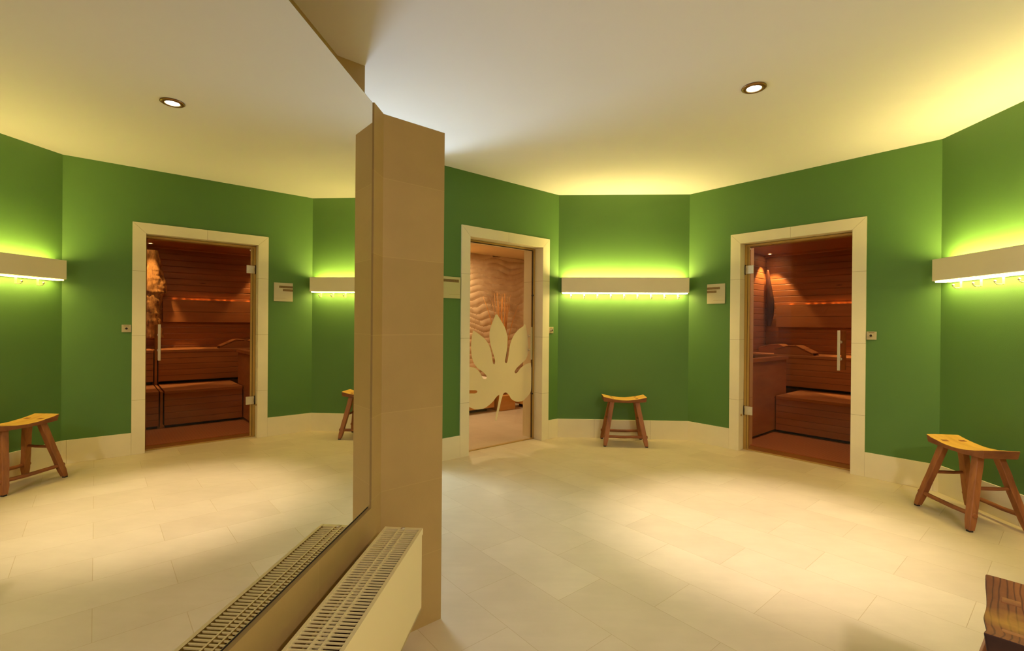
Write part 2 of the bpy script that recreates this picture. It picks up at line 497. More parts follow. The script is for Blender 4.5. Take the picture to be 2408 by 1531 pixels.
# --- steam room door
root = thing('door_1', 'clear glass steam room door with a frosted leaf in a cream stone surround', 'door', F_E, kind='structure')
door_frame(root, E_F, [.502, 1.106, 1.708], -.719)
YG = .117
mb = MB(); mb.box(-1.176, -.277, YG, YG + .008, .014, 2.036); mb.build('glass_panel', CLEAR, root)
mb = MB()
for (x0, x1, z0, z1) in ((-1.182, -1.176, 0, 2.062), (-.271, -.246, 0, 2.062), (-1.176, -.271, 2.044, 2.062)):
    mb.box(x0, x1, YG - .006, YG + .03, z0, z1)
mb.build('door_seal', SEAL, root, bevel=.002)
mb = MB(); mb.box(-.276, -.2715, YG + .0003, YG + .012, .014, 2.036); mb.box(-1.176, -.277, YG + .001, YG + .010, 2.037, 2.0435)
mb.build('hinge_gasket', BLACK, root)
mb = MB(); mb.box(-1.182, -.246, YG - .012, YG + .02, 0, .008); mb.build('threshold', SEAL, root, bevel=.001)
for zc in (.49, 1.555):
    mb = MB(); mb.lathe([(.0001, -.01), (.009, -.008), (.009, .012), (.0001, .014)], (-.2735, YG, zc), 12, axis='y')
    mb.build('hinge', BLACK, root)
handle(root, -.331, .865, 1.213, YG, (.966, 1.115))
LEAF = [(0.772, 1.355),(0.707, 1.275),(0.651, 1.198),(0.621, 1.111),(0.622, 1.016),(0.641, 0.913),(0.656, 0.853),(0.64, 0.835),(0.623, 0.843),(0.606, 0.911),(0.597, 0.981),(0.582, 1.05),(0.538, 1.128),(0.47, 1.189),(0.4, 1.225),(0.382, 1.252),(0.352, 1.153),(0.334, 1.027),(0.337, 0.919),(0.372, 0.858),(0.431, 0.825),(0.5, 0.775),(0.527, 0.742),(0.511, 0.723),(0.483, 0.73),(0.454, 0.764),(0.407, 0.797),(0.336, 0.824),(0.285, 0.826),(0.285, 0.554),(0.292, 0.511),(0.332, 0.47),(0.403, 0.423),(0.484, 0.418),(0.565, 0.456),(0.599, 0.511),(0.644, 0.538),(0.681, 0.519),(0.756, 0.253),(0.78, 0.256),(0.716, 0.522),(0.752, 0.508),(0.816, 0.446),(0.909, 0.397),(1.011, 0.395),(1.092, 0.429),(1.130, .46),(1.130,.56),(1.093, 0.564),(1.016, 0.557),(0.996, 0.572),(1.013, 0.589),(1.094, 0.596),(1.13,.6),(1.13,.82),(1.096, 0.824),(1.035, 0.812),(0.984, 0.777),(0.953, 0.734),(0.933, 0.699),(0.902, 0.689),(0.883, 0.701),(0.892, 0.73),(0.933, 0.766),(0.995, 0.802),(1.045, 0.854),(1.072, 0.928),(1.08, 1.026),(1.068, 1.124),(1.058, 1.181),(0.998, 1.148),(0.916, 1.097),(0.864, 1.038),(0.836, 0.97),(0.82, 0.902),(0.809, 0.843),(0.792, 0.83),(0.78, 0.85),(0.784, 0.884),(0.81, 0.953),(0.843, 1.038),(0.858, 1.122),(0.851, 1.189),(0.814, 1.273)]
def chaikin(p):
    o = []
    for i in range(len(p)):
        a, b = Vector(p[i]), Vector(p[(i + 1) % len(p)])
        if (a - b).length < .012: o += [tuple(a)]; continue
        o += [tuple(a * .8 + b * .2), tuple(a * .2 + b * .8)]
    return o
from mathutils.geometry import tessellate_polygon
mb = MB(); lp = [(-x, z) for x, z in chaikin(LEAF)]
fv = [mb.bm.verts.new((x, YG - .0012, z)) for x, z in lp]; bv = [mb.bm.verts.new((x, YG - .0002, z)) for x, z in lp]
for t_ in tessellate_polygon([[Vector((x, z, 0)) for x, z in lp]]):
    mb.bm.faces.new([fv[i] for i in t_]); mb.bm.faces.new([bv[i] for i in t_][::-1])
for i in range(len(lp)):
    k = (i + 1) % len(lp); mb.bm.faces.new((fv[i], fv[k], bv[k], bv[i]))
mb.build('leaf_decal', FROST, root)['label'] = 'large frosted chestnut leaf shape on the glass'


# ================================================================= STEAM ROOM
mb = MB(); yb = 2.2
mb.box(1.4, 1.5, TH, 2.4, 0, 2.5); mb.box(-1.45, -1.35, TH, 2.4, 0, 2.5); mb.box(-.146, 1.4, TH + .0005, TH + .05, 0, 2.3)
struct('wall_steam_room_sides', mb, PAL, 'side walls of the steam room behind the leaf door', 'wall', F_E)
mb = MB(); mb.box(-1.45, 1.5, TH, 2.4, 2.29, 2.4)
struct('ceiling_steam_room', mb, plain('steam_room_ceiling', (214, 176, 120), .8, .03), 'tan ceiling of the steam room', 'ceiling', F_E)
# carved relief wall
mb = MB(); nx, nz = 200, 300
def relief(x, z):
    w = noise.noise(Vector((x * 1.1, z * 1.3, 1.3)))
    q = z / .088 + .36 * math.sin(x * 6.2 + 2.0 * math.sin(z * 4.3)) + .17 * math.sin(x * 14 + z * 6 + 2 * w) + .8 * w
    fr = q - math.floor(q)
    amp = .020 + .010 * noise.noise(Vector((x * 3, z * 5, 7)))
    return amp * (fr ** 1.4 if fr < .88 else (1 - fr) / .12 * .836) + .004 * noise.noise(Vector((x * 9, z * 9, 0)))
gr = [[mb.bm.verts.new((-1.35 + 2.75 * i / nx, yb - relief(-1.35 + 2.75 * i / nx, 2.3 * j / nz), 2.3 * j / nz)) for i in range(nx + 1)] for j in range(nz + 1)]
for j in range(nz):
    for i in range(nx):
        mb.bm.faces.new((gr[j][i], gr[j][i + 1], gr[j + 1][i + 1], gr[j + 1][i])).smooth = True
ob = mb.build('wall_steam_room_back', RELIEF, None, F_E)
tag(ob, 'tan stone wall carved in wavy relief behind the leaf door', 'wall', None, 'structure')
md_ = ob.modifiers.new('Solid', 'SOLIDIFY'); md_.thickness = .08; md_.offset = -1

root = thing('steam_bench', 'low wooden bench along the carved wall inside the steam room', 'bench', F_E @ Matrix.Translation((0, 1.64, 0)))
mb = MB(); mb.box(-1.34, .40, .02, .48, .055, .44); mb.build('bench_front', BENCHW, root, bevel=.004)
mb = MB(); mb.box(-1.34, .40, 0.0, .48, .44, .475); mb.build('bench_top', LIT_TOP, root, bevel=.004)
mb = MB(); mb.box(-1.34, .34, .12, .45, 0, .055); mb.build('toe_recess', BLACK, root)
root = thing('steam_bench', 'wooden bench along the right side wall inside the steam room', 'bench', F_E @ Matrix.Translation((.86, .5, 0)))
mb = MB(); mb.box(.02, .53, .0, 1.35, .055, .44); mb.build('bench_front', BENCHW, root, bevel=.004)
mb = MB(); mb.box(0, .53, 0.0, 1.35, .44, .475); mb.build('bench_top', LIT_TOP, root, bevel=.004)
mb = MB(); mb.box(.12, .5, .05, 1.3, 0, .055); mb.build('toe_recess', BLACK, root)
mb = MB(); mb.box(.46, .74, 1.60, 1.90, 0, .215)
tag(mb.build('wooden_plinth', BENCHW, None, F_E, bevel=.006), 'small wooden plinth box in the steam room corner behind the leaf stem', 'plinth')
root = thing('twig_vase', 'slim vase of tall dry twigs standing on the steam room plinth', 'vase', F_E @ Matrix.Translation((.60, 1.74, .215)))
mb = MB(); mb.lathe([(.0001, 0), (.055, 0), (.065, .2), (.055, .5), (.075, .62), (.07, .62), (.05, .5), (.0001, .48)], (0, 0, 0), 24)
mb.build('vase_body', VASE, root, smooth=True)
mb = MB()
for k in range(38):
    a = random.uniform(0, 2 * PI); r = .052 * random.random() ** .5; sp = r * math.cos(a) * 1.1 + random.gauss(0, .05)
    if k in (0, 1, 2): sp = -.34 + .09 * k
    if k in (3, 4): sp = .30 - .055 * (k - 3)
    h_ = random.uniform(1.28, 1.50) if k > 4 else 1.42 - .03 * k
    b0 = Vector((r * math.cos(a), r * math.sin(a), .3)); pts = []
    for i in range(9):
        t = i / 8
        pts.append(b0 + Vector((sp * t ** 1.7 + .006 * math.sin(9 * t + k), random.gauss(0, .002) + (.05 * math.sin(k)) * t, (h_ - .3) * t)))
    mb = MB(); mb.tube(pts, [.0040 - .0022 * i / 8 for i in range(9)], 5); mb.build('twig', TWIG, root)


# ================================================================= SAUNA
SX0, SX1, SY1, SH = -.19, 2.25, 2.45, 2.266
def boards(mb, x0, x1, y, z0, z1, pitch, axis='x', d=.006, sgn=1, g=.010, mi=0):
    """cladding strip: profile along z extruded along x (or y); y = face coordinate, cladding goes away from the room by sgn"""
    z = z1; poly = [(y + sgn * .03, z1)]
    while z > z0 + 1e-4:
        zb = max(z0, z - pitch)
        poly += [(y + sgn * d, z), (y + sgn * .0015, z - g), (y, z - g - .004), (y, zb + .001)]
        z = zb
    poly += [(y + sgn * .03, z0)]
    if axis == 'x': mb.hexa([(x0, p[0], p[1]) for p in poly], [(x1, p[0], p[1]) for p in poly], mi)
    else: mb.hexa([(p[0], x0, p[1]) for p in poly], [(p[0], x1, p[1]) for p in poly], mi)
mb = MB(); boards(mb, SX0, SX1, SY1, 0, SH, .0845)
struct('wall_sauna_back', mb, SAUNAW, 'horizontal board wall at the back of the sauna', 'wall', F_D)
mb = MB(); boards(mb, TH, SY1, SX0, 0, SH, .0845, 'y', sgn=-1); boards(mb, TH, SY1, SX1, 0, SH, .0845, 'y', sgn=1)
struct('wall_sauna_sides', mb, SAUNAW, 'horizontal board side walls of the sauna', 'wall', F_D)
mb = MB(); mb.box(SX0 - .03, SX1 + .03, TH, SY1 + .03, SH, SH + .04)
struct('ceiling_sauna', mb, SAUNAW, 'reddish wooden board ceiling of the sauna', 'ceiling', F_D)
mb = MB(); mb.box(SX0, SX1, SY1 - .06, SY1 - .001, SH - .028, SH - .0005)  # lighter wood strip stands in for light on the ceiling edge
struct('trim_2', mb, SAUNAB, 'lighter strip added to paint the lit back edge of the sauna ceiling', 'trim', F_D)
mb = MB(); mb.box(SX0, SX1, TH - .06, SY1, .0005, .018)
struct('floor_sauna', mb, SFLOOR, 'studded reddish tile floor of the sauna', 'floor', F_D)

def bench(label, x0, x1, y0, y1, z0, z1, rows, slats):
    r = thing('sauna_bench', label, 'bench', F_D @ Matrix.Translation((x0, y0, z0)))
    w, d, h_ = x1 - x0, y1 - y0, z1 - z0
    mb = MB(); hh = h_ - .035; zt = hh
    for k in range(rows):
        a = .03 + (hh - .03) * k / rows; b = .03 + (hh - .03) * (k + 1) / rows
        mb.box(0, w, .008, .028, a + .0025, b - .0005)
    mb.box(.005, w - .005, .016, .04, .03, hh, 1)
    mb.build('front_boards', [SAUNAB, GAPM], r, bevel=.0015, seg=1)
    mb = MB()
    for k in range(slats):
        a = d * k / slats; b = d * (k + 1) / slats
        mb.box(0, w, a, b - .008, hh, h_)
    mb.build('seat_slats', SAUNAB, r, bevel=.003)
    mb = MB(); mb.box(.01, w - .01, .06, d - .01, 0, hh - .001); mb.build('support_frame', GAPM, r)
    return r
bench('lower sauna bench in front, left of its dividing post', .49, 1.273, 1.06, 1.85, .018, .443, 5, 8)
bench('lower sauna bench continuing right of the dividing post', 1.325, SX1 - .01, 1.06, 1.85, .018, .443, 5, 8)
bench('upper sauna bench under the glowing light ledge, left of its dividing post', SX0 + .01, 1.273, 1.853, SY1 - .001, .443, .876, 5, 6)
bench('upper sauna bench continuing right of the dividing post', 1.325, SX1 - .01, 1.853, SY1 - .001, .443, .876, 5, 6)
root = thing('bench_divider', 'narrow stepped wooden post filling the gap between the sauna benches', 'post', F_D @ Matrix.Translation((1.286, 1.075, .018)))
mb = MB(); mb.prism([(0, 0), (1.37, 0), (1.37, .85), (.785, .85), (.785, .42), (0, .42)], 'x', 0, .026)
mb.build('post_board', SAUNAB, root, bevel=.002)

# stove surround
root = thing('sauna_stove', 'boxed wooden sauna stove with dark stones beside the benches', 'stove', F_D @ Matrix.Translation((SX0, .45, .018)))
mb = MB(); W = .478 - SX0
mb.box(W - .03, W, 0, .95, .03, .83); mb.box(.005, W - .03, .93, .95, .03, .83); mb.box(.005, W - .03, 0, .02, .03, .83)
mb.build('cladding', SAUNAB, root, bevel=.002)
mb = MB()
mb.box(W - .07, W + .018, -.015, .968, .83, .872); mb.box(.005, W - .07, .90, .968, .83, .872); mb.box(.005, W - .07, -.015, .05, .83, .872)
mb.build('top_rim', SAUNAB, root, bevel=.004)
mb = MB(); mb.box(.005, W - .035, .025, .925, 0, .78); mb.build('stove_body', BLACK, root)
for k in range(66):
    x, y = .075 + .083 * (k % 6) + random.uniform(-.01, .01), .10 + .075 * (k // 6) + random.uniform(-.01, .01); r = random.uniform(.036, .046); mb = MB()
    vs = bmesh.ops.create_icosphere(mb.bm, subdivisions=1, radius=r)['verts']
    for v in vs: v.co = Vector((v.co.x * random.uniform(.8, 1.1), v.co.y, v.co.z * .7)) * random.uniform(.85, 1.1) + Vector((x, y, .805 + random.uniform(-.01, .02)))
    mb.build('stove_stone', STOVE, root)

# backrest with light ledge
root = thing('ledge_panel', 'plain backrest panel with a ledge along the sauna back wall', 'panel', F_D @ Matrix.Translation((-.03, SY1 - .055, 1.234)))
mb = MB(); mb.box(0, 1.22, 0, .018, 0, .142); mb.box(0, 1.22, 0, .018, .1455, .284); mb.build('panel_boards', SAUNAB, root, bevel=.002)
mb = MB(); mb.box(0, 1.22, 0, .054, .284, .300); mb.build('light_ledge', SAUNAB, root, bevel=.002)
mb = MB(); mb.box(.0, 1.21, .018, .054, .262, .284); mb.build('batten', SAUNAB, root)
LEDX = [.155, .36, .455, .548, .66, .725, .79, .86, .95, 1.06]
for x in LEDX:
    mb = MB(); mb.box(x + .03 - .010, x + .03 + .010, .030, .048, .3005, .303); mb.build('led_light', GLOW_L, root)
mb = MB(); mb.box(0, 1.22, 0, .006, .300, .312); mb.build('ledge_lip', SAUNAB, root)

def headrest(label, x, y):
    r = thing('wooden_headrest', label, 'headrest', F_D @ Matrix.Translation((x, y, .8765)), 'slatted headrests on the upper sauna bench')
    prof = [(-.27, .0), (-.27, .06), (-.10, .105), (.0, .112), (.19, .018), (.2, 0)]
    for y in (.01, .20):
        mb = MB(); mb.prism([(a + .22, b) for a, b in prof], 'y', y, y + .02); mb.build('side_panel', SAUNAB, r, bevel=.002)
    mb = MB()
    segs = [((-.26, .064), (-.12, .102)), ((-.10, .108), (-.01, .113)), ((.005, .112), (.092, .070)), ((.100, .066), (.19, .022))]
    for (a, b) in segs:
        mb.hexa([(a[0] + .22, 0, a[1]), (b[0] + .22, 0, b[1]), (b[0] + .22, .23, b[1]), (a[0] + .22, .23, a[1])],
                [(a[0] + .22, 0, a[1] + .012), (b[0] + .22, 0, b[1] + .012), (b[0] + .22, .23, b[1] + .012), (a[0] + .22, .23, a[1] + .012)])
    mb.build('slats', SAUNAB, r, bevel=.002)
headrest('slatted wooden headrest on the upper sauna bench, the one nearer the handle side', .185, 1.90)
headrest('slatted wooden headrest on the upper sauna bench, in the corner by the stove', -.12, 2.15)

# driftwood pieces
def drift(name, label, M, W, D_, Hh, seed, taper, res=(26, 60), mat=None, amp=1):
    mb = MB(); nu, nv = res; rows = []
    for j in range(nv + 1):
        t = j / nv; row = []
        w, off = taper(t)
        for i in range(nu):
            a = 2 * PI * i / nu
            n1 = noise.noise(Vector((math.cos(a) * 1.1 + seed, math.sin(a) * 1.1, t * 3)))
            n2 = noise.noise(Vector((math.cos(a) * 3 + seed, math.sin(a) * 3, t * 13)))
            n3 = noise.noise(Vector((math.cos(a) * 9 + seed, math.sin(a) * 9, t * 36)))
            k = 1 + amp * (.35 * n1 + .22 * n2 + .12 * n3)
            row.append(mb.bm.verts.new((off + W * .5 * w * k * math.cos(a), D_ * .5 * (.4 + .6 * w) * k * math.sin(a), Hh * t)))
        rows.append(row)
    for a_, b_ in zip(rows, rows[1:]):
        for i in range(nu):
            mb.bm.faces.new((a_[i], a_[(i + 1) % nu], b_[(i + 1) % nu], b_[i])).smooth = True
    mb.bm.faces.new(rows[0][::-1]); mb.bm.faces.new(rows[-1])
    return tag(mb.build(name, mat or DRIFT, None, M), label, 'driftwood')
def tp1(t):
    w = .12 + .88 * math.sin(PI * (.14 + .80 * t ** .85)) if t < .97 else .25
    return w, .02 * math.sin(t * 5)
DRIFTD = wood('charred_driftwood', (46, 22, 12), (112, 62, 34), (2, 2, .4), 14, 0, .7)
drift('driftwood', 'slim dark driftwood spear hanging under the spotlight in the sauna corner', F_D @ Matrix.Translation((-.105, 2.345, 1.245)), .10, .05, .80, 2.0, tp1, mat=DRIFTD, amp=.4)
def tp2(t):
    w = .55 + .45 * math.sin(1.2 + t * 2.5) + (.12 if t > .5 else -.1); return max(.2, w), .03 * math.sin(t * 6)
drift('driftwood', 'broad rough driftwood slab brightly lit on the sauna wall, visible in the mirror', F_D @ Matrix.Translation((1.325, 2.335, 1.02)), .31, .11, 1.17, 5.0, tp2)

def sauna_spot(label, x, y, power, ang=72, col=(1, .70, .36)):
    r = thing('sauna_spotlight', label, 'spotlight', F_D @ Matrix.Translation((x, y, SH)), 'recessed sauna spotlights')
    mb = MB(); mb.lathe([(.022, -.001), (.034, -.001), (.034, -.006), (.026, -.008), (.022, -.004)], (0, 0, 0), 24, loop=True); mb.build('ring', STEEL, r, smooth=True)
    mb = MB(); mb.lathe([(.0001, -.0035), (.023, -.0035)], (0, 0, 0), 24); mb.build('lamp', GLOW_S, r)
    ld = bpy.data.lights.new('spot_beam', 'SPOT'); ld.energy = power; ld.color = col; ld.spot_size = math.radians(ang); ld.spot_blend = .3; ld.shadow_soft_size = .02
    lo = bpy.data.objects.new('spot_beam', ld); COL.objects.link(lo); lo.parent = r; lo.location = (0, 0, -.02)
sauna_spot('small round spotlight glowing above the slim driftwood spear', -.07, 2.27, 62)
sauna_spot('small round spotlight glowing above the broad driftwood slab', 1.34, 2.20, 120, 52)


# ================================================================= COAT RACK LAMPS
def hook_mesh():
    mb = MB()
    mb.box(-.0085, .0085, -.045, -.042, -.042, .018)
    pts = [(0, -.043, -.041), (0, -.055, -.044), (0, -.080, -.0435), (0, -.092, -.038), (0, -.096, -.029)]
    mb.tube(pts, [.0035] * 5, 8)
    mb.lathe([(.0001, -.008), (.006, -.006), (.0085, 0), (.006, .006), (.0001, .008)], (0, -.096, -.024), 14, axis='y')
    mb.box(-.009, .009, -.056, -.043, -.043, -.039)
    return mb
def rack(label, M, L, hooks):
    r = thing('coat_rack_lamp', label, 'coat rack', M, 'illuminated coat racks')
    zb, zt = -.0, .160
    mb = MB(); mb.box(0, L, -.114, -.102, zb, zt); mb.box(0, .012, -.102, -.001, zb, zt); mb.box(L - .012, L, -.102, -.001, zb, zt)
    mb.build('housing', RACK, r, bevel=.0015)
    mb = MB(); mb.box(.012, L - .012, -.100, -.030, -.010, -.004)
    mb.build('diffuser', GLOW_DN, r)
    mb = MB(); mb.box(.012, L - .012, -.101, -.004, .110, .118); mb.build('reflector_tray', RACK, r)
    mb = MB(); mb.box(.03, L - .03, -.099, -.050, .132, .142); mb.build('uplight_panel', GLOW_UP, r)
    mb = MB(); mb.box(.012, L - .012, -.012, -.001, -.012, -.004); mb.build('hook_rail', STEEL, r)
    for x in hooks:
        o = hook_mesh().build('hook', STEEL, r); o.location = (x, 0, -.020)
    return r
rack('long cream coat rack glowing on the green wall above the centre stool', F_AB @ Matrix.Translation((.033, 0, 1.592)), 1.354, [.104 + .1435 * k for k in range(9)])
rack('long cream coat rack glowing on the green wall at the right edge', F_R @ Matrix.Translation((.062, 0, 1.588)), 1.50, [.165 + .157 * k for k in range(8)])


# ================================================================= DOWNLIGHT
def downlight(label, x, y, power):
    r = thing('ceiling_downlight', label, 'downlight', Matrix.Translation((x, y, H)), 'round recessed ceiling downlights')
    mb = MB(); mb.lathe([(.044, -.002), (.068, -.0015), (.069, -.005), (.062, -.010), (.049, -.012), (.044, -.009)], (0, 0, 0), 48, loop=True)
    mb.build('metal_ring', BRASSY, r, smooth=True)
    mb = MB(); mb.lathe([(.0001, -.006), (.036, -.006), (.038, -.007)], (0, 0, 0), 40); mb.build('lamp', GLOW_W, r)
    mb = MB(); mb.lathe([(.0385, -.003), (.044, -.011), (.0445, -.009), (.040, -.0015)], (0, 0, 0), 40, loop=True); mb.build('inner_reflector', RACK, r, smooth=True)
    ld = bpy.data.lights.new('downlight_beam', 'SPOT'); ld.energy = power; ld.color = (1, .86, .77); ld.spot_size = math.radians(50); ld.spot_blend = .8; ld.shadow_soft_size = .035
    lo = bpy.data.objects.new('downlight_beam', ld); COL.objects.link(lo); lo.parent = r; lo.location = (0, 0, -.03); lo.rotation_euler = (math.radians(2), math.radians(-2.5), 0)
downlight('round metal ringed ceiling downlight above the bright pool on the floor', 1.228, 2.916, 310)


# ================================================================= PLAQUES, SWITCHES
def plaque(label, M, x0, x1, z0, z1, bars, line):
    r = thing('wall_plaque', label, 'sign', at(M, x0, 0, z0), 'square door plaques')
    w, h_ = x1 - x0, z1 - z0
    mb = MB(); mb.box(0, w, -.010, -.004, 0, h_); mb.build('plate', PLAQ, r, bevel=.001)
    mb = MB(); mb.box(.03, w - .03, -.004, 0, .03, h_ - .03); mb.build('spacer', BLACK, r)
    for a, b, c, d in bars:
        mb = MB(); mb.box(a, b, -.0106, -.0099, c, d); mb.build('lettering_bar', TEXT, r)
    for a, b, c, d in line:
        mb = MB(); mb.box(a, b, -.0104, -.0099, c, d); mb.build('small_print', TEXT, r)
plaque('square metal plaque with two brown lettering bars between coat rack and sauna door', F_D, .212, .406, 1.472, 1.677,
       [(.0, .141, .148, .172), (.0, .104, .112, .137)], [(.07, .19, .0335, .035)])
plaque('square yellowish plaque with one brown lettering bar beside the leaf door', F_E, -1.486, -1.290, 1.473, 1.670,
       [(.006, .178, .148, .174)], [(.075, .190, .036, .0375)])
def switch(label, M, x, z):
    r = thing('key_switch', label, 'switch', at(M, x, 0, z), 'square key switches beside the doors')
    mb = MB(); mb.box(-.034, .034, -.010, -.0005, -.034, .034); mb.build('cover_plate', PLAQ, r, bevel=.002)
    mb = MB(); mb.lathe([(.013, -.010), (.013, -.024), (.010, -.028), (.0001, -.028)], (0, 0, 0), 20, axis='y'); k = mb.build('lock_barrel', STEEL, r)
    mb = MB(); mb.lathe([(.0095, -.0281), (.0095, -.0286), (.005, -.0286), (.005, -.0281)], (0, 0, 0), 20, axis='y'); mb.build('keyhole_ring', BLACK, k)
    mb = MB(); mb.box(-.02, .02, -.0106, -.0099, .022, .026); mb.build('lettering', TEXT, r)
switch('small square metal key switch right of the sauna door', F_D, 1.644, 1.172)
switch('small square metal key switch right of the leaf door', F_E, -.113, 1.180)


# ================================================================= MIRROR
root = thing('wall_mirror', 'large frameless mirror set flush in the tiled partition above the radiator', 'mirror', F_M)
mb = MB(); mb.box(mir[0], mir[1], .0, .006, mir[2], mir[3]); mg = mb.build('mirror_glass', MIRROR, root)
mb = MB()
e_ = .0016
mb.box(mir[1], mir[1] + e_, .0004, .0056, mir[2], mir[3]); mb.box(mir[0], mir[1], .0004, .0056, mir[2] - e_, mir[2]); mb.box(mir[0], mir[1], .0004, .0056, mir[3], mir[3] + e_)
mb.build('polished_edge', GLASSEDGE, root)
mb = MB(); mb.box(mir[0] + .05, mir[1] - .05, .0061, .0128, mir[2] + .05, mir[3] - .05); mb.build('backing_board', GAPM, root)


# ================================================================= RADIATOR
RX1 = 1.689; RL = 1.36
root = thing('panel_radiator', 'cream panel radiator with a slotted top grille below the mirror', 'radiator', F_M @ Matrix.Translation((RX1 - RL, -.119, .21)))
hw, zt = .069, .291        # half depth, top
mb = MB(); mb.box(.006, RL - .006, -hw, -hw + .004, 0, zt - .022)
mb.box(.006, RL - .006, -hw, -hw + .014, 0, .012)
mb.build('front_panel', RAD, root, bevel=.0015)
mb = MB(); mb.box(.006, RL - .006, hw - .010, hw - .004, .0, zt - .05); mb.build('rear_panel', RAD, root)
for x in (0, RL - .003):
    mb = MB(); mb.box(x, x + .003, -hw + .006, hw - .004, 0, zt - .008); mb.build('side_panel', RAD, root, bevel=.001)
mb = MB(); n = 68; dx = RL / n
for k in range(n):
    for y0, y1 in ((-.045, -.012), (.006, .045)):
        mb.box(dx * k + .004, dx * k + .006, y0, y1, .02, zt - .095)
mb.box(.01, RL - .01, -.050, -.045, .01, zt - .07); mb.box(.01, RL - .01, -.012, -.007, .01, zt - .07)
mb.build('convector_fins', RAD_IN, root)
mb = MB(); z0, z1 = zt - .010, zt
b = .009; e1 = .017
mb.box(0, RL, -hw - .002, -hw + b, z0 - .012, z1); mb.box(0, RL, hw - b, hw, z0, z1)
W0, W1 = -hw + b, hw - b; span = W1 - W0
mb.box(0, e1, W0 + .0002, W1 - .0002, z0, z1 - .0003); mb.box(RL - e1, RL, W0 + .0002, W1 - .0002, z0, z1 - .0003)
for fr in (.39, .605): mb.box(e1 + .0002, RL - e1 - .0002, W1 - span * fr - .0025, W1 - span * fr + .0025, z0, z1 - .0004)
cuts = [W0, W1 - span * .605 - .0027, W1 - span * .605 + .0027, W1 - span * .39 - .0027, W1 - span * .39 + .0027, W1]
x = e1 + .010
while x < RL - e1 - .006:
    for ya, yb_ in ((cuts[0], cuts[1]), (cuts[2], cuts[3]), (cuts[4], cuts[5])): mb.box(x, x + .0046, ya, yb_, z1 - .0050, z1 - .0015)
    x += .01445
mb.build('top_grille', RAD, root)
mb = MB(); mb.lathe([(.0001, 0), (.008, 0), (.007, .002), (.0001, .003)], (RL - .009, 0, zt), 14); mb.build('vent_cap', STEEL, root)
for x in (RL - .16, .2):
    mb = MB(); mb.box(x, x + .03, hw - .004, hw + .050, .10, .235); mb.box(x + .008, x + .022, hw - .01, hw + .02, .22, .262); mb.build('wall_bracket', STEEL, root, bevel=.003)


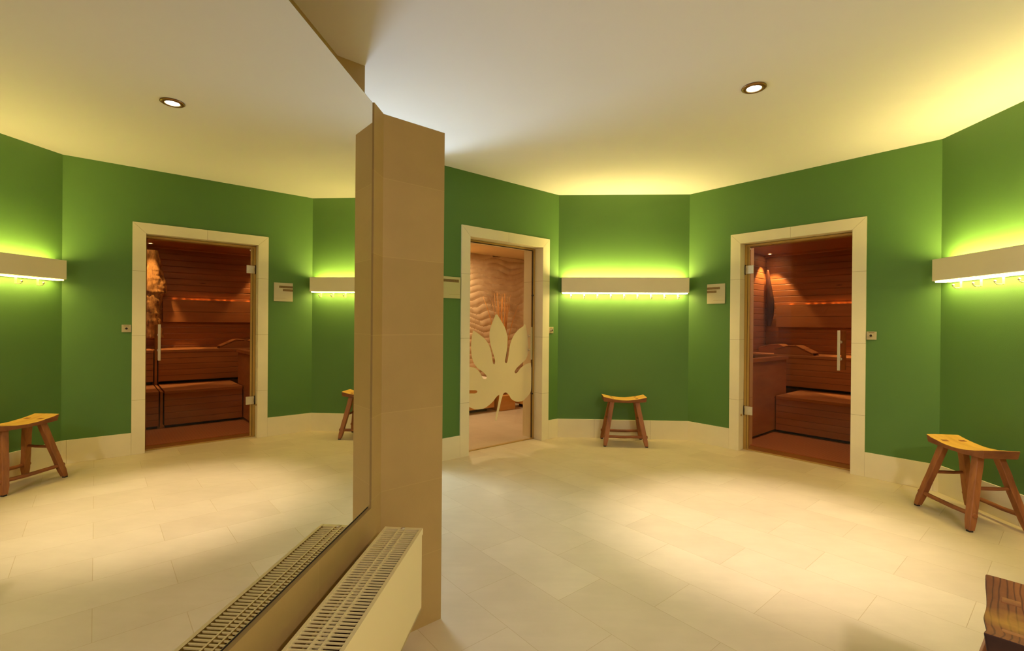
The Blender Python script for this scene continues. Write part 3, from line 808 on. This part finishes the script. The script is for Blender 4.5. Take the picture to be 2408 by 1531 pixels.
# ================================================================= STOOLS
def stool(label, M, seat_m, seed, L=.445, W=.215):
    rnd = random.Random(seed)
    r = thing('wooden_stool', label, 'stool', M, 'low saddle seat wooden stools')
    mb = MB(); nx, ny = 26, 8
    def top(x): return .466 + .034 * abs(2 * x / L) ** 1.8
    def bot(x): return .438 + .010 * abs(2 * x / L) ** 2
    def pt(i, j, up):
        x = L * (i / nx - .5); y = W * (j / ny - .5)
        edge = (i in (0, nx)) or (j in (0, ny))
        jx = .004 * noise.noise(Vector((x * 9 + seed, y * 9, 1))) if i in (0, nx) else 0
        jy = .006 * noise.noise(Vector((x * 14 + seed, y * 3, 5))) if j in (0, ny) else 0
        z = (top(x) if up else bot(x)) + .0015 * noise.noise(Vector((x * 20, y * 20, seed + up)))
        if not up: x *= .97; y *= .94
        return Vector((x + jx * (1.6 if not up else 1), y + jy, z))
    T = [[mb.bm.verts.new(pt(i, j, True)) for j in range(ny + 1)] for i in range(nx + 1)]
    Bv = [[mb.bm.verts.new(pt(i, j, False)) for j in range(ny + 1)] for i in range(nx + 1)]
    for i in range(nx):
        for j in range(ny):
            mb.bm.faces.new((T[i][j], T[i + 1][j], T[i + 1][j + 1], T[i][j + 1])); mb.bm.faces.new((Bv[i][j], Bv[i][j + 1], Bv[i + 1][j + 1], Bv[i + 1][j]))
    for i in range(nx):
        mb.bm.faces.new((T[i][0], Bv[i][0], Bv[i + 1][0], T[i + 1][0])); mb.bm.faces.new((T[i][ny], T[i + 1][ny], Bv[i + 1][ny], Bv[i][ny]))
    for j in range(ny):
        mb.bm.faces.new((T[0][j], T[0][j + 1], Bv[0][j + 1], Bv[0][j])); mb.bm.faces.new((T[nx][j], Bv[nx][j], Bv[nx][j + 1], T[nx][j + 1]))
    mb.bm.normal_update(); bmesh.ops.recalc_face_normals(mb.bm, faces=mb.bm.faces)
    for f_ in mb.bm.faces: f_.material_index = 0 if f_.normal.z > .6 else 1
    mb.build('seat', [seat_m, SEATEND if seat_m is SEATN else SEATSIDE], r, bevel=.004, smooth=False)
    def legaxis(sx, sy, z):
        t = 1 - z / .45
        return Vector((sx * (.128 * (L / .445) ** 2 + .082 * t), sy * (.058 + .112 * t), z))
    for sx in (-1, 1):
        for sy in (-1, 1):
            mb = MB(); rings = []
            for k in range(9):
                z = .452 * (1 - k / 8) + .010 * k / 8; c = legaxis(sx, sy, z); a, b_ = (.024 - .003 * k / 8, .0205)
                if k == 8: a -= .004; b_ -= .004
                rings.append([mb.bm.verts.new(c + Vector((u * a * (1 + .06 * rnd.uniform(-1, 1)), v * b_ * (1 + .06 * rnd.uniform(-1, 1)), 0))) for u, v in ((-1, -1), (1, -1), (1, 1), (-1, 1))])
            for p, q in zip(rings, rings[1:]):
                for i in range(4): mb.bm.faces.new((p[i], p[(i + 1) % 4], q[(i + 1) % 4], q[i]))
            mb.bm.faces.new(rings[0]); mb.bm.faces.new(rings[-1][::-1])
            # through tenon showing on the seat
            c = legaxis(sx, sy, .46); zt_ = top(c.x) + .0015
            xa, xb, ya, yb_ = c.x - .015, c.x + .015, c.y - .022, c.y + .022
            mb.hexa([(xa, ya, .44), (xb, ya, .44), (xb, yb_, .44), (xa, yb_, .44)],
                    [(xa, ya, top(xa) + .0009), (xb, ya, top(xb) + .0009), (xb, yb_, top(xb) + .0009), (xa, yb_, top(xa) + .0009)])
            lg = mb.build('leg', LEGW, r, bevel=.004)
            c = legaxis(sx, sy, 0); mb = MB(); mb.box(c.x - .013, c.x + .013, c.y - .012, c.y + .012, 0, .0101); mb.build('foot_pad', BLACK, lg, bevel=.002)
    def rail(p, q, rr):
        mb = MB(); pts = []
        for k in range(9):
            t = k / 8; c = p.lerp(q, t); s_ = .0035 * noise.noise(Vector((t * 4 + seed, p.x * 9, p.y * 9)))
            pts.append(c + Vector((0, 0, s_ - .004 * math.sin(PI * t))))
        mb.tube(pts, [rr * (1 + .1 * noise.noise(Vector((k + seed, 0, 0)))) for k in range(9)], 8)
        mb.build('stretcher', LEGX, r)
    for sy in (-1, 1):
        rail(legaxis(-1, sy, .10) + Vector((-.030, 0, 0)), legaxis(1, sy, .10) + Vector((.030, 0, 0)), .0145)
    for sx in (-1, 1):
        rail(legaxis(sx, -1, .255) + Vector((0, -.010, 0)), legaxis(sx, 1, .255) + Vector((0, .010, 0)), .0115)
    return r
def SM(x, y, deg): return Matrix.Translation((x, y, 0)) @ Matrix.Rotation(math.radians(deg), 4, 'Z')
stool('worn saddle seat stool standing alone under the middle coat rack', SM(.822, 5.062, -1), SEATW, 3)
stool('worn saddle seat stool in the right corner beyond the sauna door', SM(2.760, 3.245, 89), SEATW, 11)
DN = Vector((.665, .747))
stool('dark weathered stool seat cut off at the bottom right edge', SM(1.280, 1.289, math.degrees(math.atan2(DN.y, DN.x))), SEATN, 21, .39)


# ================================================================= LIGHT
root = thing('window_1', 'bright corridor window whose daylight spills past the partition', 'window', None, kind='structure')
mb = MB()
wd = Vector((-1.15, -.45)).normalized()
wm = Matrix(((wd.x, wd.y, 0, -2.255), (wd.y, -wd.x, 0, 4.705), (0, 0, 1, 0), (0, 0, 0, 1)))
mb = MB(); mb.box(-.30, .30, .0, .02, .35, 2.35); mb.build('window_frame', PAL, root, wm)
WIN_POWER = 108
ld = bpy.data.lights.new('window_daylight', 'AREA'); ld.shape = 'RECTANGLE'; ld.size = .5; ld.size_y = 1.9; ld.energy = WIN_POWER; ld.color = (.54, .74, 1.0)
lo = bpy.data.objects.new('window_daylight', ld); COL.objects.link(lo)
dirv = Vector((.55, -.835, 0)).normalized()
lo.location = (-2.2, 4.60, 1.40); lo.rotation_euler = dirv.to_track_quat('-Z', 'Z').to_euler()

# lamp of the steam room
ld = bpy.data.lights.new('steam_room_lamp', 'AREA'); ld.shape = 'DISK'; ld.size = .16; ld.energy = 26; ld.color = (1, .88, .68)
lo = bpy.data.objects.new('steam_room_lamp', ld); COL.objects.link(lo)
p = F_E @ Vector((-.3, 1.75, 2.24)); lo.location = p; lo.rotation_euler = (0, 0, 0)
# warm fill light added under the sauna ceiling, not a fitted lamp
ld = bpy.data.lights.new('sauna_fill', 'AREA'); ld.shape = 'DISK'; ld.size = .3; ld.energy = 10; ld.color = (1, .68, .44)
lo = bpy.data.objects.new('sauna_fill', ld); COL.objects.link(lo)
p = F_D @ Vector((1.0, .8, 2.23)); lo.location = p
# unseen fill light added behind the viewer to brighten the near zone
ld = bpy.data.lights.new('entrance_fill', 'AREA'); ld.shape = 'DISK'; ld.size = .25; ld.energy = 75; ld.color = (1, .90, .90)
lo = bpy.data.objects.new('entrance_fill', ld); COL.objects.link(lo); lo.location = (1.6, -.9, 2.6)

w = bpy.data.worlds.new('world'); SC.world = w; w.use_nodes = True
w.node_tree.nodes['Background'].inputs[0].default_value = (1, .85, .65, 1); w.node_tree.nodes['Background'].inputs[1].default_value = .0

# ================================================================= CAMERA
f, pitch, roll, yaw = 1117.87, -.00230, .00848, -.05398
cd = bpy.data.cameras.new('camera'); co = bpy.data.objects.new('camera', cd); COL.objects.link(co)
cyw, sy = math.cos(yaw), math.sin(yaw); cp, sp = math.cos(pitch), math.sin(pitch)
Fv = Vector((sy * cp, cyw * cp, sp)); R = Vector((cyw, -sy, 0)); U = R.cross(Fv)
R2 = math.cos(roll) * R + math.sin(roll) * U; U2 = -math.sin(roll) * R + math.cos(roll) * U
co.matrix_world = Matrix(((R2.x, U2.x, -Fv.x, 0), (R2.y, U2.y, -Fv.y, 0), (R2.z, U2.z, -Fv.z, CAM_H), (0, 0, 0, 1)))
cd.sensor_width = 36; cd.sensor_fit = 'HORIZONTAL'; cd.lens = 36 * f / 2408; cd.shift_x = -20.09 / 2408; cd.clip_start = .02
SC.camera = co

SC.view_settings.view_transform = 'Standard'; SC.view_settings.look = 'None'
SC.view_settings.gamma = 1; SC.view_settings.use_curve_mapping = False; SC.view_settings.exposure = 0
SC.cycles.max_bounces = 14; SC.cycles.diffuse_bounces = 6; SC.cycles.glossy_bounces = 6; SC.cycles.transparent_max_bounces = 16
SC.cycles.sample_clamp_indirect = 6
SC.cycles.caustics_reflective = False; SC.cycles.caustics_refractive = False
